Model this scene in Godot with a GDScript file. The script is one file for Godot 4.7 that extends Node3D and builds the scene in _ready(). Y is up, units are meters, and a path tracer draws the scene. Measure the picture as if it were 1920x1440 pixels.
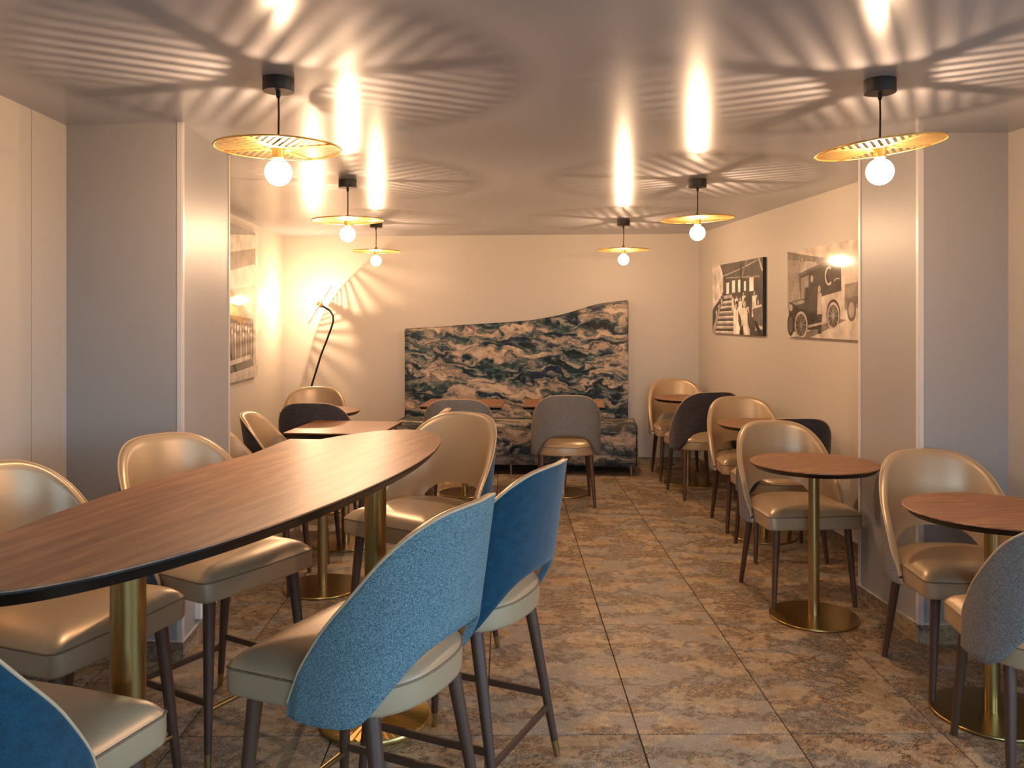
extends Node3D
# A small cafe room: counter-height oval table with stools, bistro tables with chairs, a banquette on the end wall, disc pendants.
# Depth d runs away from the camera along -z; W(x, y, d) is a point in the room.

const CEIL := 2.275
var M := {}
var used := {}
var meshes := {}

func W(x: float, y: float, d: float) -> Vector3:
	return Vector3(x, y, -d)

# ------------------------------------------------------------------ nodes
func numbered(called: String) -> String:
	var n: int = used.get(called, -1) + 1
	used[called] = n
	return called if n == 0 else "%s_%03d" % [called, n]

func thing(called: String, label: String, category: String, at: Vector3, turn := 0.0, group := "") -> Node3D:
	var o := Node3D.new()
	o.name = numbered(called)
	add_child(o)
	o.position = at
	o.rotation.y = turn
	o.set_meta("label", label)
	o.set_meta("category", category)
	if group != "":
		o.set_meta("group", group)
	return o

func put(parent: Node, called: String, mesh: Mesh, mat: Material, at := Vector3.ZERO) -> MeshInstance3D:
	var o := MeshInstance3D.new()
	o.name = called
	o.mesh = mesh
	o.material_override = mat
	o.position = at
	parent.add_child(o, true)
	return o

func struct(called: String, mesh: Mesh, mat: Material, at := Vector3.ZERO, turn := 0.0) -> MeshInstance3D:
	var o := put(self, called, mesh, mat, at)
	o.rotation.y = turn
	o.set_meta("kind", "structure")
	return o

# ------------------------------------------------------------------ shapes
func begin() -> SurfaceTool:
	var st := SurfaceTool.new()
	st.begin(Mesh.PRIMITIVE_TRIANGLES)
	return st

func done(st: SurfaceTool) -> ArrayMesh:
	st.generate_normals()
	return st.commit()

func tri(st: SurfaceTool, a: Vector3, b: Vector3, c: Vector3, ua := Vector2.ZERO, ub := Vector2.ZERO, uc := Vector2.ZERO) -> void:
	st.set_uv(ua)
	st.add_vertex(a)
	st.set_uv(ub)
	st.add_vertex(b)
	st.set_uv(uc)
	st.add_vertex(c)

# rows of points joined to a smooth sheet; front faces to the side where rows x columns turn clockwise
func sheet(st: SurfaceTool, rows: Array, uvs: Array = [], wrap := false) -> void:
	for i in rows.size() - 1:
		var a: PackedVector3Array = rows[i]
		var b: PackedVector3Array = rows[i + 1]
		var n := a.size()
		for j in (n if wrap else n - 1):
			var k := (j + 1) % n
			var u0 := Vector2.ZERO
			var u1 := Vector2.ZERO
			var u2 := Vector2.ZERO
			var u3 := Vector2.ZERO
			if uvs.size() > 0:
				u0 = uvs[i][j]
				u1 = uvs[i][k]
				u2 = uvs[i + 1][j]
				u3 = uvs[i + 1][k]
			if not (a[j].is_equal_approx(a[k])):
				tri(st, a[j], a[k], b[k], u0, u1, u3)
			if not (b[j].is_equal_approx(b[k])):
				tri(st, a[j], b[k], b[j], u0, u3, u2)

# profile of (radius, y) from the bottom axis outwards and up; a doubled point is a crease
func lathe(st: SurfaceTool, prof: Array, seg := 32, at := Vector3.ZERO, uv_scale := 0.0) -> void:
	var g := 1
	st.set_smooth_group(g)
	for i in prof.size() - 1:
		var p: Vector2 = prof[i]
		var q: Vector2 = prof[i + 1]
		if p.is_equal_approx(q):
			g += 1
			st.set_smooth_group(g)
			continue
		var ra := PackedVector3Array()
		var rb := PackedVector3Array()
		var ua := []
		var ub := []
		for j in seg:
			var t := TAU * j / seg
			ra.append(at + Vector3(p.x * cos(t), p.y, p.x * sin(t)))
			rb.append(at + Vector3(q.x * cos(t), q.y, q.x * sin(t)))
			ua.append(Vector2(p.x * cos(t), p.x * sin(t)) * uv_scale)
			ub.append(Vector2(q.x * cos(t), q.x * sin(t)) * uv_scale)
		sheet(st, [ra, rb], [ua, ub], true)

func tube(st: SurfaceTool, path: PackedVector3Array, radii: PackedFloat32Array, seg := 12, closed := false, caps := true) -> void:
	var rows := []
	var n := path.size()
	var side := Vector3.ZERO
	for i in n:
		var d: Vector3
		if closed:
			d = path[(i + 1) % n] - path[(i + n - 1) % n]
		else:
			d = path[mini(i + 1, n - 1)] - path[maxi(i - 1, 0)]
		d = d.normalized()
		if side == Vector3.ZERO:
			side = d.cross(Vector3.UP if absf(d.y) < 0.9 else Vector3.RIGHT).normalized()
		side = (side - d * side.dot(d)).normalized()
		var up := side.cross(d)
		var r: float = radii[mini(i, radii.size() - 1)]
		var ring := PackedVector3Array()
		for j in seg:
			var t := TAU * j / seg
			ring.append(path[i] + (side * cos(t) + up * sin(t)) * r)
		rows.append(ring)
	if closed:
		rows.append(rows[0])
	st.set_smooth_group(1)
	sheet(st, rows, [], true)
	if caps and not closed:
		st.set_smooth_group(2)
		for j in seg:
			var k := (j + 1) % seg
			tri(st, path[0], rows[0][k], rows[0][j])
			tri(st, path[n - 1], rows[n - 1][j], rows[n - 1][k])

func facet(st: SurfaceTool, pts: Array, mid: Vector3) -> void:
	# a flat convex face turned so that it looks away from mid
	var nrm: Vector3 = (pts[1] - pts[0]).cross(pts[2] - pts[0])
	var c := Vector3.ZERO
	for p in pts:
		c += p
	c /= pts.size()
	var q := pts.duplicate()
	if nrm.dot(c - mid) > 0:
		q.reverse()
	for i in range(1, q.size() - 1):
		tri(st, q[0], q[i], q[i + 1])

func box(st: SurfaceTool, c: Vector3, size: Vector3, bev := 0.0, basis := Basis.IDENTITY) -> void:
	st.set_smooth_group(-1)
	var h := size / 2.0
	var b := bev
	var P := func(sx: float, sy: float, sz: float, ax: int) -> Vector3:
		var v := Vector3(sx * (h.x - (0.0 if ax == 0 else b)), sy * (h.y - (0.0 if ax == 1 else b)), sz * (h.z - (0.0 if ax == 2 else b)))
		return c + basis * v
	for s in [-1.0, 1.0]:
		facet(st, [P.call(s, -1, -1, 0), P.call(s, 1, -1, 0), P.call(s, 1, 1, 0), P.call(s, -1, 1, 0)], c)
		facet(st, [P.call(-1, s, -1, 1), P.call(1, s, -1, 1), P.call(1, s, 1, 1), P.call(-1, s, 1, 1)], c)
		facet(st, [P.call(-1, -1, s, 2), P.call(1, -1, s, 2), P.call(1, 1, s, 2), P.call(-1, 1, s, 2)], c)
	if b <= 0.0:
		return
	for s in [-1.0, 1.0]:
		for t in [-1.0, 1.0]:
			facet(st, [P.call(-1, s, t, 1), P.call(1, s, t, 1), P.call(1, s, t, 2), P.call(-1, s, t, 2)], c)
			facet(st, [P.call(s, -1, t, 0), P.call(s, 1, t, 0), P.call(s, 1, t, 2), P.call(s, -1, t, 2)], c)
			facet(st, [P.call(s, t, -1, 0), P.call(s, t, 1, 0), P.call(s, t, 1, 1), P.call(s, t, -1, 1)], c)
			for u in [-1.0, 1.0]:
				facet(st, [P.call(s, t, u, 0), P.call(s, t, u, 1), P.call(s, t, u, 2)], c)

func box_mesh(size: Vector3, bev := 0.0, c := Vector3.ZERO) -> ArrayMesh:
	var st := begin()
	box(st, c, size, bev)
	return done(st)

# upright prism over a plan polygon of (x, depth)
func prism(poly: Array, y0: float, y1: float) -> ArrayMesh:
	var st := begin()
	st.set_smooth_group(-1)
	var mid := Vector3.ZERO
	for p in poly:
		mid += W(p.x, (y0 + y1) / 2, p.y)
	mid /= poly.size()
	var top := []
	var low := []
	for p in poly:
		top.append(W(p.x, y1, p.y))
		low.append(W(p.x, y0, p.y))
	facet(st, top, mid)
	facet(st, low, mid)
	for i in poly.size():
		var k := (i + 1) % poly.size()
		facet(st, [low[i], low[k], top[k], top[i]], mid)
	return done(st)

# a wall slab whose room face runs from a to b in plan; it is thick towards the outside
func slab(a: Vector2, b: Vector2, thick: float, y0: float, y1: float, out: Vector2) -> ArrayMesh:
	return prism([a, b, b + out * thick, a + out * thick], y0, y1)

func spline(tab: Array, t: float) -> float:
	# smooth curve through (t, value) pairs
	var i := 0
	while i < tab.size() - 2 and t > tab[i + 1].x:
		i += 1
	var p1: Vector2 = tab[i]
	var p2: Vector2 = tab[i + 1]
	var m1: float = (tab[i + 1].y - tab[maxi(i - 1, 0)].y) / maxf(1e-5, tab[i + 1].x - tab[maxi(i - 1, 0)].x)
	var e: int = mini(i + 2, tab.size() - 1)
	var m2: float = (tab[e].y - tab[i].y) / maxf(1e-5, tab[e].x - tab[i].x)
	var w := p2.x - p1.x
	var s := clampf((t - p1.x) / w, 0.0, 1.0)
	var s2 := s * s
	var s3 := s2 * s
	return (2 * s3 - 3 * s2 + 1) * p1.y + (s3 - 2 * s2 + s) * w * m1 + (-2 * s3 + 3 * s2) * p2.y + (s3 - s2) * w * m2

# ------------------------------------------------------------------ materials
func plain(c: Color, rough := 0.6, metal := 0.0, spec := 0.5) -> StandardMaterial3D:
	var m := StandardMaterial3D.new()
	m.albedo_color = c
	m.roughness = rough
	m.metallic = metal
	m.metallic_specular = spec
	return m

func tex_mat(img: Image, rough := 0.6, spec := 0.5) -> StandardMaterial3D:
	var m := plain(Color.WHITE, rough, 0.0, spec)
	m.albedo_texture = ImageTexture.create_from_image(img)
	return m

func noise(seed_: int, freq: float, oct := 4, kind := FastNoiseLite.TYPE_SIMPLEX_SMOOTH) -> FastNoiseLite:
	var n := FastNoiseLite.new()
	n.seed = seed_
	n.frequency = freq
	n.noise_type = kind
	n.fractal_type = FastNoiseLite.FRACTAL_FBM if oct > 1 else FastNoiseLite.FRACTAL_NONE
	n.fractal_octaves = oct
	return n

func wood_image() -> Image:
	var s := 512
	var img := Image.create(s, s, false, Image.FORMAT_RGB8)
	var a := noise(11, 1.0, 4)
	var b := noise(12, 1.0, 2)
	for y in s:
		for x in s:
			var u := float(x) / s
			var v := float(y) / s
			var g := a.get_noise_2d(u * 2.2, v * 26.0) * 0.9 + 0.5
			var fine := b.get_noise_2d(u * 14.0, v * 230.0)
			var c := Color(0.43, 0.285, 0.185).lerp(Color(0.58, 0.41, 0.275), clampf(g, 0, 1))
			c = c * (1.0 + fine * 0.10)
			img.set_pixel(x, y, c)
	return img

func tile_image(seed_: int, greyer: float, denser: float) -> Image:
	var w := 512
	var h := 1024
	var img := Image.create(w, h, false, Image.FORMAT_RGB8)
	var big := noise(seed_, 1.0, 4)
	var mid := noise(seed_ + 1, 1.0, 3)
	var fine := noise(seed_ + 2, 1.0, 2)
	var curl := noise(seed_ + 3, 1.0, 2)
	var cream := Color(0.71, 0.63, 0.51)
	var ochre := Color(0.66, 0.55, 0.415)
	var grey := Color(0.565, 0.55, 0.53)
	var brown := Color(0.25, 0.185, 0.13)
	var rust := Color(0.45, 0.30, 0.18)
	var slate := Color(0.29, 0.305, 0.31)
	for y in h:
		for x in w:
			var u := 0.53 * x / w
			var v := 1.04 * y / h
			var n0 := big.get_noise_2d(u * 3.4, v * 4.2)
			var n1 := mid.get_noise_2d(u * 20.0 + 7.0, v * 24.0)
			var f := fine.get_noise_2d(u * 120.0, v * 130.0)
			var c := cream.lerp(ochre, clampf(0.45 + n0 * 1.5 + n1 * 0.8, 0, 1))
			var g := big.get_noise_2d(u * 2.8 + 31.0, v * 4.4 + 9.0) + n1 * 0.25 + f * 0.08 + greyer
			c = c.lerp(grey, smoothstep(0.04, 0.18, g) * 0.62)
			# worn ornament: broken curls, dense in some patches and rubbed off in others
			var wob := mid.get_noise_2d(u * 55.0 + 90.0, v * 55.0) * 0.8
			var k := curl.get_noise_2d(u * 42.0 + wob, v * 46.0 + wob)
			var k2 := curl.get_noise_2d(u * 90.0 + 40.0 + wob, v * 98.0)
			var worn := mid.get_noise_2d(u * 5.0 + 50.0, v * 7.0 + 20.0) * 1.1 + big.get_noise_2d(u * 2.4 + 5.0, v * 3.6 + 60.0) * 0.8 + n1 * 0.3 + f * 0.15 + denser
			var dens := clampf(0.25 + smoothstep(-0.10, 0.20, worn), 0, 1)
			var tint := mid.get_noise_2d(u * 24.0 + 11.0, v * 26.0 + 70.0)
			var ink := brown.lerp(rust, smoothstep(-0.05, 0.25, tint)).lerp(slate, smoothstep(0.0, 0.25, -tint + g * 0.6))
			var line_ := maxf(1.0 - smoothstep(0.06, 0.20, absf(k)), 0.9 - smoothstep(0.02, 0.20, absf(k2)))
			c = c.lerp(cream * 1.15, smoothstep(0.12, 0.35, k2) * dens * 0.5)
			c = c.lerp(ink, clampf(line_, 0, 1) * dens * 0.92)
			c = c.lerp(brown, smoothstep(0.16, 0.40, f + n1 * 0.4) * dens * 0.7)
			c = c * (0.97 + 0.30 * f)
			img.set_pixel(x, y, c)
	return img

func marble_image() -> Image:
	var s := 1024
	var img := Image.create(s, s, false, Image.FORMAT_RGB8)
	var a := noise(71, 1.0, 4)
	var b := noise(72, 1.0, 4)
	var c_ := noise(73, 1.0, 3)
	var d := noise(74, 1.0, 2)
	var ramp := [[0.0, Color(0.10, 0.13, 0.16)], [0.16, Color(0.14, 0.20, 0.25)], [0.32, Color(0.27, 0.33, 0.34)], [0.45, Color(0.46, 0.46, 0.44)], [0.6, Color(0.60, 0.54, 0.49)], [0.78, Color(0.68, 0.60, 0.53)], [1.0, Color(0.76, 0.69, 0.61)]]
	var gr := Gradient.new()
	gr.offsets = PackedFloat32Array(ramp.map(func(r): return r[0]))
	gr.colors = PackedColorArray(ramp.map(func(r): return r[1]))
	for y in s:
		for x in s:
			var u := 2.3 * x / s
			var v := 2.3 * y / s
			var wx := a.get_noise_2d(u * 2.2, v * 3.2)
			var wy := b.get_noise_2d(u * 4.0 + 20.0, v * 5.5)
			var q := v + 0.085 * wx + 0.060 * wy
			var t := c_.get_noise_2d(u * 1.4 + wy * 0.5 + 3.0, q * 6.5)
			var veins := d.get_noise_2d(u * 2.8 + wx * 1.2 + 40.0, q * 22.0)
			var val := 0.46 + t * 0.85 + veins * 0.38
			var c: Color = gr.sample(clampf(val, 0, 1))
			var contour := absf(sin((t * 1.15 + veins * 0.30 + wy * 0.10) * 26.0))
			var edge := 1.0 - smoothstep(0.05, 0.22, contour)
			var edge2 := 1.0 - smoothstep(0.0, 0.05, absf(t - 0.08))
			var broken := smoothstep(-0.25, 0.15, wx + wy * 0.5)
			c = c.lerp(Color(0.13, 0.14, 0.17), clampf(edge * 0.62 * broken + edge2 * 0.6, 0, 0.8))
			c = c.lerp(Color(0.13, 0.18, 0.36), smoothstep(0.2, 0.45, wx) * smoothstep(0.5, 0.2, val) * 0.35)
			c = c.lerp(Color(0.16, 0.30, 0.31), smoothstep(0.15, 0.4, -wx) * smoothstep(0.55, 0.25, val) * 0.3)
			img.set_pixel(x, y, c)
	return img

func weave_image(dark: Color, mid: Color, light: Color, seed_: int) -> Image:
	var s := 256
	var img := Image.create(s, s, false, Image.FORMAT_RGB8)
	var r := RandomNumberGenerator.new()
	r.seed = seed_
	for y in s:
		for x in s:
			var k := r.randf()
			var c := mid.lerp(light, clampf((k - 0.45) * 1.8, 0, 1)) if k > 0.45 else mid.lerp(dark, clampf((0.45 - k) * 2.0, 0, 1))
			if (x + y) % 4 == 0:
				c = c.lerp(dark, 0.35)
			img.set_pixel(x, y, c)
	return img

func velvet_image(base: Color, seed_: int) -> Image:
	var s := 256
	var img := Image.create(s, s, false, Image.FORMAT_RGB8)
	var a := noise(seed_, 0.02, 3)
	var b := noise(seed_ + 1, 0.35, 2)
	for y in s:
		for x in s:
			var k := 1.0 + 0.16 * a.get_noise_2d(x * 0.8, y * 1.2) + 0.22 * b.get_noise_2d(x * 0.35, y * 1.0)
			img.set_pixel(x, y, base * k)
	return img

func make_materials() -> void:
	M.ceiling = plain(Color(0.605, 0.61, 0.64), 0.23, 0.0, 0.36)
	M.wall = plain(Color(0.715, 0.685, 0.645), 0.5, 0.0, 0.4)
	M.panel = plain(Color(0.60, 0.59, 0.585), 0.46, 0.0, 0.42)
	M.trim = plain(Color(0.78, 0.76, 0.745), 0.35)
	M.white = plain(Color(0.86, 0.85, 0.83), 0.4)
	M.grout = plain(Color(0.20, 0.15, 0.12), 0.9)
	M.tiles = []
	for k in 3:
		var m := tex_mat(tile_image(100 + 17 * k, [0.0, 0.10, -0.10][k], [0.0, -0.15, 0.18][k]), 0.5, 0.4)
		M.tiles.append(m)
	M.wood = tex_mat(wood_image(), 0.41, 0.47)
	M.black = plain(Color(0.035, 0.033, 0.035), 0.3)
	M.leg = plain(Color(0.295, 0.19, 0.125), 0.48)
	M.leather = plain(Color(0.685, 0.59, 0.465), 0.345, 0.30, 0.58)
	M.seam = plain(Color(0.44, 0.365, 0.28), 0.5)
	M.piping = plain(Color(0.72, 0.62, 0.50), 0.45)
	M.brass = plain(Color(0.71, 0.62, 0.42), 0.28, 1.0)
	M.brass_base = plain(Color(0.68, 0.57, 0.355), 0.28, 1.0)
	M.gold = plain(Color(0.90, 0.75, 0.46), 0.36, 1.0)
	M.canopy = plain(Color(0.15, 0.14, 0.14), 0.5)
	M.cord = plain(Color(0.10, 0.085, 0.07), 0.6)
	M.steel = plain(Color(0.62, 0.60, 0.57), 0.3, 1.0)
	M.blue_tweed = tex_mat(weave_image(Color(0.13, 0.20, 0.235), Color(0.36, 0.455, 0.48), Color(0.66, 0.73, 0.745), 5), 0.9, 0.2)
	M.grey_tweed = tex_mat(weave_image(Color(0.24, 0.235, 0.235), Color(0.455, 0.445, 0.435), Color(0.68, 0.665, 0.645), 6), 0.9, 0.2)
	M.blue_velvet = tex_mat(velvet_image(Color(0.10, 0.235, 0.305), 40), 0.8, 0.2)
	M.blue_velvet.rim_enabled = true
	M.blue_velvet.rim = 0.5
	M.dark_velvet = tex_mat(velvet_image(Color(0.235, 0.22, 0.235), 60), 0.85, 0.2)
	M.dark_velvet.rim_enabled = true
	M.dark_velvet.rim = 0.3
	M.marble = tex_mat(marble_image(), 0.75, 0.25)
	M.marble.uv1_triplanar = true
	M.marble.uv1_scale = Vector3.ONE / 2.34
	M.marble.uv1_offset = Vector3(0.485, 0.15, 0.4)
	M.bulb = plain(Color(1, 0.95, 0.88), 0.1)
	M.bulb.emission_enabled = true
	M.bulb.emission = Color(1.0, 0.90, 0.76)
	M.bulb.emission_energy_multiplier = 14.0
	M.glass = plain(Color(0.9, 0.95, 1.0, 0.06), 0.02)
	M.glass.transparency = BaseMaterial3D.TRANSPARENCY_ALPHA

# ------------------------------------------------------------------ chairs
# half of the seat's outline in plan, from the middle of the rear round the right side to the middle of the front; +z is the front
func half_outline() -> PackedVector2Array:
	var p := PackedVector2Array()
	for i in 25:
		var a := PI / 2 * i / 24.0
		p.append(Vector2(0.238 * pow(sin(a), 0.80), -0.03 - 0.21 * pow(maxf(cos(a), 0.0), 0.80)))
	for i in range(1, 9):
		p.append(Vector2(0.238, -0.03).lerp(Vector2(0.245, 0.21), i / 8.0))
	for i in range(1, 9):
		var a := PI / 2 * i / 8.0
		p.append(Vector2(0.215 + 0.03 * cos(a), 0.21 + 0.03 * sin(a)))
	for i in range(1, 6):
		p.append(Vector2(0.215, 0.24).lerp(Vector2(0.0, 0.246), i / 5.0))
	return p

func along(p: PackedVector2Array, s: float) -> Array:
	# point and outward normal at arc length s
	var i := 0
	while i < p.size() - 2:
		var l := p[i].distance_to(p[i + 1])
		if s <= l:
			break
		s -= l
		i += 1
	var len_ := maxf(p[i].distance_to(p[i + 1]), 1e-6)
	var t := clampf(s / len_, 0.0, 1.0)
	var q := p[i].lerp(p[i + 1], t)
	var d0 := (p[i + 1] - p[maxi(i - 1, 0)]).normalized() if i > 0 else Vector2(1, 0)
	var d1 := (p[mini(i + 2, p.size() - 1)] - p[i]).normalized()
	var d := d0.lerp(d1, t).normalized()
	return [q, Vector2(d.y, -d.x)]

func seat_meshes(lift: float) -> Array:
	var h := half_outline()
	var ring := PackedVector2Array()
	var total := 0.0
	for i in h.size() - 1:
		total += h[i].distance_to(h[i + 1])
	var n := 40
	for i in n + 1:
		ring.append(along(h, total * i / n)[0])
	for i in range(n - 1, 0, -1):
		ring.append(Vector2(-ring[i].x, ring[i].y))
	var st := begin()
	# the boxed side and the domed cushion meet in a crisp seam
	for part in [[[0.0, 0.396], [0.5, 0.396], [0.975, 0.396], [0.995, 0.399], [1.0, 0.406], [1.003, 0.430], [1.0, 0.460]], [[1.0, 0.460], [0.985, 0.4665], [0.955, 0.476], [0.90, 0.4875], [0.80, 0.499], [0.62, 0.5075], [0.35, 0.511], [0.0, 0.512]]]:
		var rows := []
		for r in part:
			var row := PackedVector3Array()
			for q in ring:
				row.append(Vector3(q.x * r[0], r[1] + lift, q.y * r[0]))
			rows.append(row)
		st.set_smooth_group(1 if part[0][0] < 0.5 else 2)
		sheet(st, rows, [], true)
	var seat := done(st)
	st = begin()
	var path := PackedVector3Array()
	for q in ring:
		path.append(Vector3(q.x * 1.001, 0.4615 + lift, q.y * 1.001))
	tube(st, path, PackedFloat32Array([0.0028]), 6, true)
	return [seat, done(st)]

const TOP := [Vector2(0.0, 0.868), Vector2(0.15, 0.867), Vector2(0.30, 0.857), Vector2(0.43, 0.827), Vector2(0.55, 0.773), Vector2(0.67, 0.69), Vector2(0.79, 0.61), Vector2(0.90, 0.522), Vector2(0.97, 0.455), Vector2(1.0, 0.420)]
const LOW := [Vector2(0.0, 0.557), Vector2(0.15, 0.554), Vector2(0.28, 0.540), Vector2(0.37, 0.512), Vector2(0.45, 0.468), Vector2(0.53, 0.418), Vector2(0.59, 0.392), Vector2(0.75, 0.386), Vector2(1.0, 0.388)]

func back_meshes(lift: float) -> Array:
	var h := half_outline()
	var total := 0.0
	for i in h.size() - 1:
		if h[i + 1].y > 0.055 and h[i].x > 0.2:
			break
		total += h[i].distance_to(h[i + 1])
	var m := 72
	var k := 16
	var thick := 0.030
	var pad := []
	var cover := []
	var cuv := []
	var rim := PackedVector3Array()
	for i in m + 1:
		var s := -1.0 + 2.0 * i / m
		var t := s * (1.5 - 0.5 * s * s)
		var a := absf(t)
		var pn := along(h, total * a)
		var q: Vector2 = pn[0]
		var nn: Vector2 = pn[1]
		if t < 0:
			q.x = -q.x
			nn.x = -nn.x
		var hi := spline(TOP, a)
		var lo := spline(LOW, a)
		var th := thick * (1.0 - 0.55 * smoothstep(0.90, 1.0, a))
		var at := func(off: float, y: float) -> Vector3:
			var lean := -0.16 * (y - 0.43) * (1.0 - 0.35 * a)
			return Vector3(q.x + nn.x * off, y + lift, q.y + nn.y * off + lean)
		var pr := PackedVector3Array()
		for j in k + 1:
			var v := float(j) / k
			var y := lerpf(lo, hi - 0.008, v)
			var bulge := 0.014 * smoothstep(0.50, 0.60, y) * sin(PI * clampf(v, 0.0, 1.0)) * (1.0 - 0.5 * a)
			pr.append(at.call(0.003 - bulge, y))
		pr.append(at.call(0.003 + th * 0.15, hi - 0.002))
		pr.append(at.call(0.003 + th * 0.40, hi + 0.003))
		pr.append(at.call(0.003 + th * 0.70, hi + 0.003))
		pr.append(at.call(0.003 + th * 0.88, hi - 0.001))
		pad.append(pr)
		var cr := PackedVector3Array()
		var cu := []
		cr.append(at.call(0.003 + th * 0.88, hi - 0.001))
		cu.append(Vector2(t * total / 0.22, hi / 0.22))
		for j in k + 1:
			var y := lerpf(hi - 0.006, lo + 0.004, float(j) / k)
			cr.append(at.call(0.003 + th, y))
			cu.append(Vector2(t * total / 0.22, -y / 0.22))
		cr.append(at.call(0.003 + th * 0.8, lo - 0.001))
		cr.append(at.call(0.003, lo))
		cu.append(Vector2(t * total / 0.22, -lo / 0.22 + 0.03))
		cu.append(Vector2(t * total / 0.22, -lo / 0.22 + 0.08))
		cu[0] = Vector2(t * total / 0.22, -hi / 0.22)
		cover.append(cr)
		cuv.append(cu)
		rim.append(at.call(0.003 + th * 0.92, hi + 0.001))
	var st := begin()
	st.set_smooth_group(1)
	pad.reverse()
	sheet(st, pad)
	for e in [0, m]:
		st.set_smooth_group(5 + e)
		var inn := PackedVector3Array()
		var out := PackedVector3Array()
		for j in k + 1:
			inn.append(pad[e][j])
			out.append(cover[m - e][k + 1 - j])
		sheet(st, [inn, out] if e == 0 else [out, inn])
	var a_ := done(st)
	st = begin()
	st.set_smooth_group(1)
	cover.reverse()
	cuv.reverse()
	sheet(st, cover, cuv)
	var b_ := done(st)
	st = begin()
	tube(st, rim, PackedFloat32Array([0.0038]), 6)
	return [a_, b_, done(st)]

func leg_mesh(top: Vector3, foot: Vector3, r0: float, r1: float) -> ArrayMesh:
	var st := begin()
	tube(st, PackedVector3Array([top, top.lerp(foot, 0.5), foot]), PackedFloat32Array([r0, lerpf(r0, r1, 0.45), r1]), 14)
	return done(st)

func make_chair_meshes() -> void:
	for kind in ["chair", "stool"]:
		var lift := 0.0 if kind == "chair" else 0.14
		var s := seat_meshes(lift)
		var b := back_meshes(lift)
		var d := {"seat": s[0], "seat_piping": s[1], "pad": b[0], "cover": b[1], "piping": b[2], "legs": [], "tips": []}
		for c in [[-1, 1], [1, 1], [-1, -1], [1, -1]]:
			var top := Vector3(0.185 * c[0], 0.398 + lift, 0.185 if c[1] > 0 else -0.155)
			var foot := Vector3(0.212 * c[0], 0.0, 0.215 if c[1] > 0 else -0.225)
			if kind == "stool":
				foot = Vector3(0.225 * c[0], 0.0, 0.225 if c[1] > 0 else -0.245)
				var knee := top.lerp(foot, (top.y - 0.052) / top.y)
				d.legs.append(leg_mesh(top, knee, 0.0205, 0.0118))
				d.tips.append(leg_mesh(knee, foot, 0.0120, 0.0105))
			else:
				d.legs.append(leg_mesh(top, foot, 0.019, 0.0115))
		if kind == "stool":
			var at := func(sx: float, fz: float, y: float) -> Vector3:
				var t := Vector3(0.185 * sx, 0.538, 0.185 if fz > 0 else -0.155)
				var f := Vector3(0.225 * sx, 0.0, 0.225 if fz > 0 else -0.245)
				return t.lerp(f, (t.y - y) / t.y)
			d.bars = []
			for e in [[-1, 1, -1, -1, 0.205], [1, 1, 1, -1, 0.205], [-1, -1, 1, -1, 0.165]]:
				var p: Vector3 = at.call(e[0], e[1], e[4])
				var q: Vector3 = at.call(e[2], e[3], e[4])
				var st := begin()
				var dir := (q - p).normalized()
				box(st, (p + q) / 2, Vector3(0.012, 0.022, p.distance_to(q)), 0.002, Basis.looking_at(dir, Vector3.UP))
				d.bars.append(done(st))
			var st2 := begin()
			tube(st2, PackedVector3Array([at.call(-1, 1, 0.185), at.call(1, 1, 0.185)]), PackedFloat32Array([0.009]), 10)
			d.foot_rail = done(st2)
		meshes[kind] = d

func chair(kind: String, cover: Material, x: float, d: float, dx: float, dd: float, label: String, group: String) -> void:
	var t := thing("bar_stool" if kind == "stool" else "dining_chair", label, "stool" if kind == "stool" else "chair", W(x, 0, d), atan2(dx, -dd), group)
	var g: Dictionary = meshes[kind]
	var s := put(t, "seat", g.seat, M.leather)
	put(s, "seam", g.seat_piping, M.seam)
	var b := put(t, "backrest", g.pad, M.leather)
	put(b, "back_cover", g.cover, cover)
	put(b, "piping", g.piping, M.piping)
	for i in 4:
		var l := put(t, "leg", g.legs[i], M.leg)
		if kind == "stool":
			put(l, "brass_tip", g.tips[i], M.brass)
	if kind == "stool":
		for m in g.bars:
			put(t, "stretcher", m, M.leg)
		put(t, "foot_rail", g.foot_rail, M.brass)

# ------------------------------------------------------------------ tables
func round_top(r: float) -> Array:
	var st := begin()
	lathe(st, [Vector2(0, 0.75), Vector2(r - 0.002, 0.75), Vector2(r - 0.002, 0.75), Vector2(r, 0.748), Vector2(r, 0.748), Vector2(r, 0.744), Vector2(r, 0.744), Vector2(r - 0.003, 0.743), Vector2(0.0, 0.743)], 96, Vector3.ZERO, 1.0 / 0.75)
	var a := done(st)
	st = begin()
	lathe(st, [Vector2(r - 0.003, 0.743), Vector2(r - 0.001, 0.741), Vector2(r - 0.001, 0.741), Vector2(r - 0.022, 0.722), Vector2(r - 0.022, 0.722), Vector2(0, 0.722)], 96)
	return [a, done(st)]

func slab_outline(hx: float, hz: float, rr: float) -> PackedVector2Array:
	var p := PackedVector2Array()
	for c in [[1, 1, 0], [-1, 1, 1], [-1, -1, 2], [1, -1, 3]]:
		for i in 5:
			var a: float = PI / 2 * (c[2] + i / 4.0)
			p.append(Vector2(c[0] * (hx - rr) + rr * cos(a), c[1] * (hz - rr) + rr * sin(a)))
	return p

func oval_outline(a: float, b: float) -> PackedVector2Array:
	var p := PackedVector2Array()
	for i in 128:
		var t := TAU * i / 128
		p.append(Vector2(a * signf(cos(t)) * pow(absf(cos(t)), 0.96), b * signf(sin(t)) * pow(absf(sin(t)), 0.96)))
	return p

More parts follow.
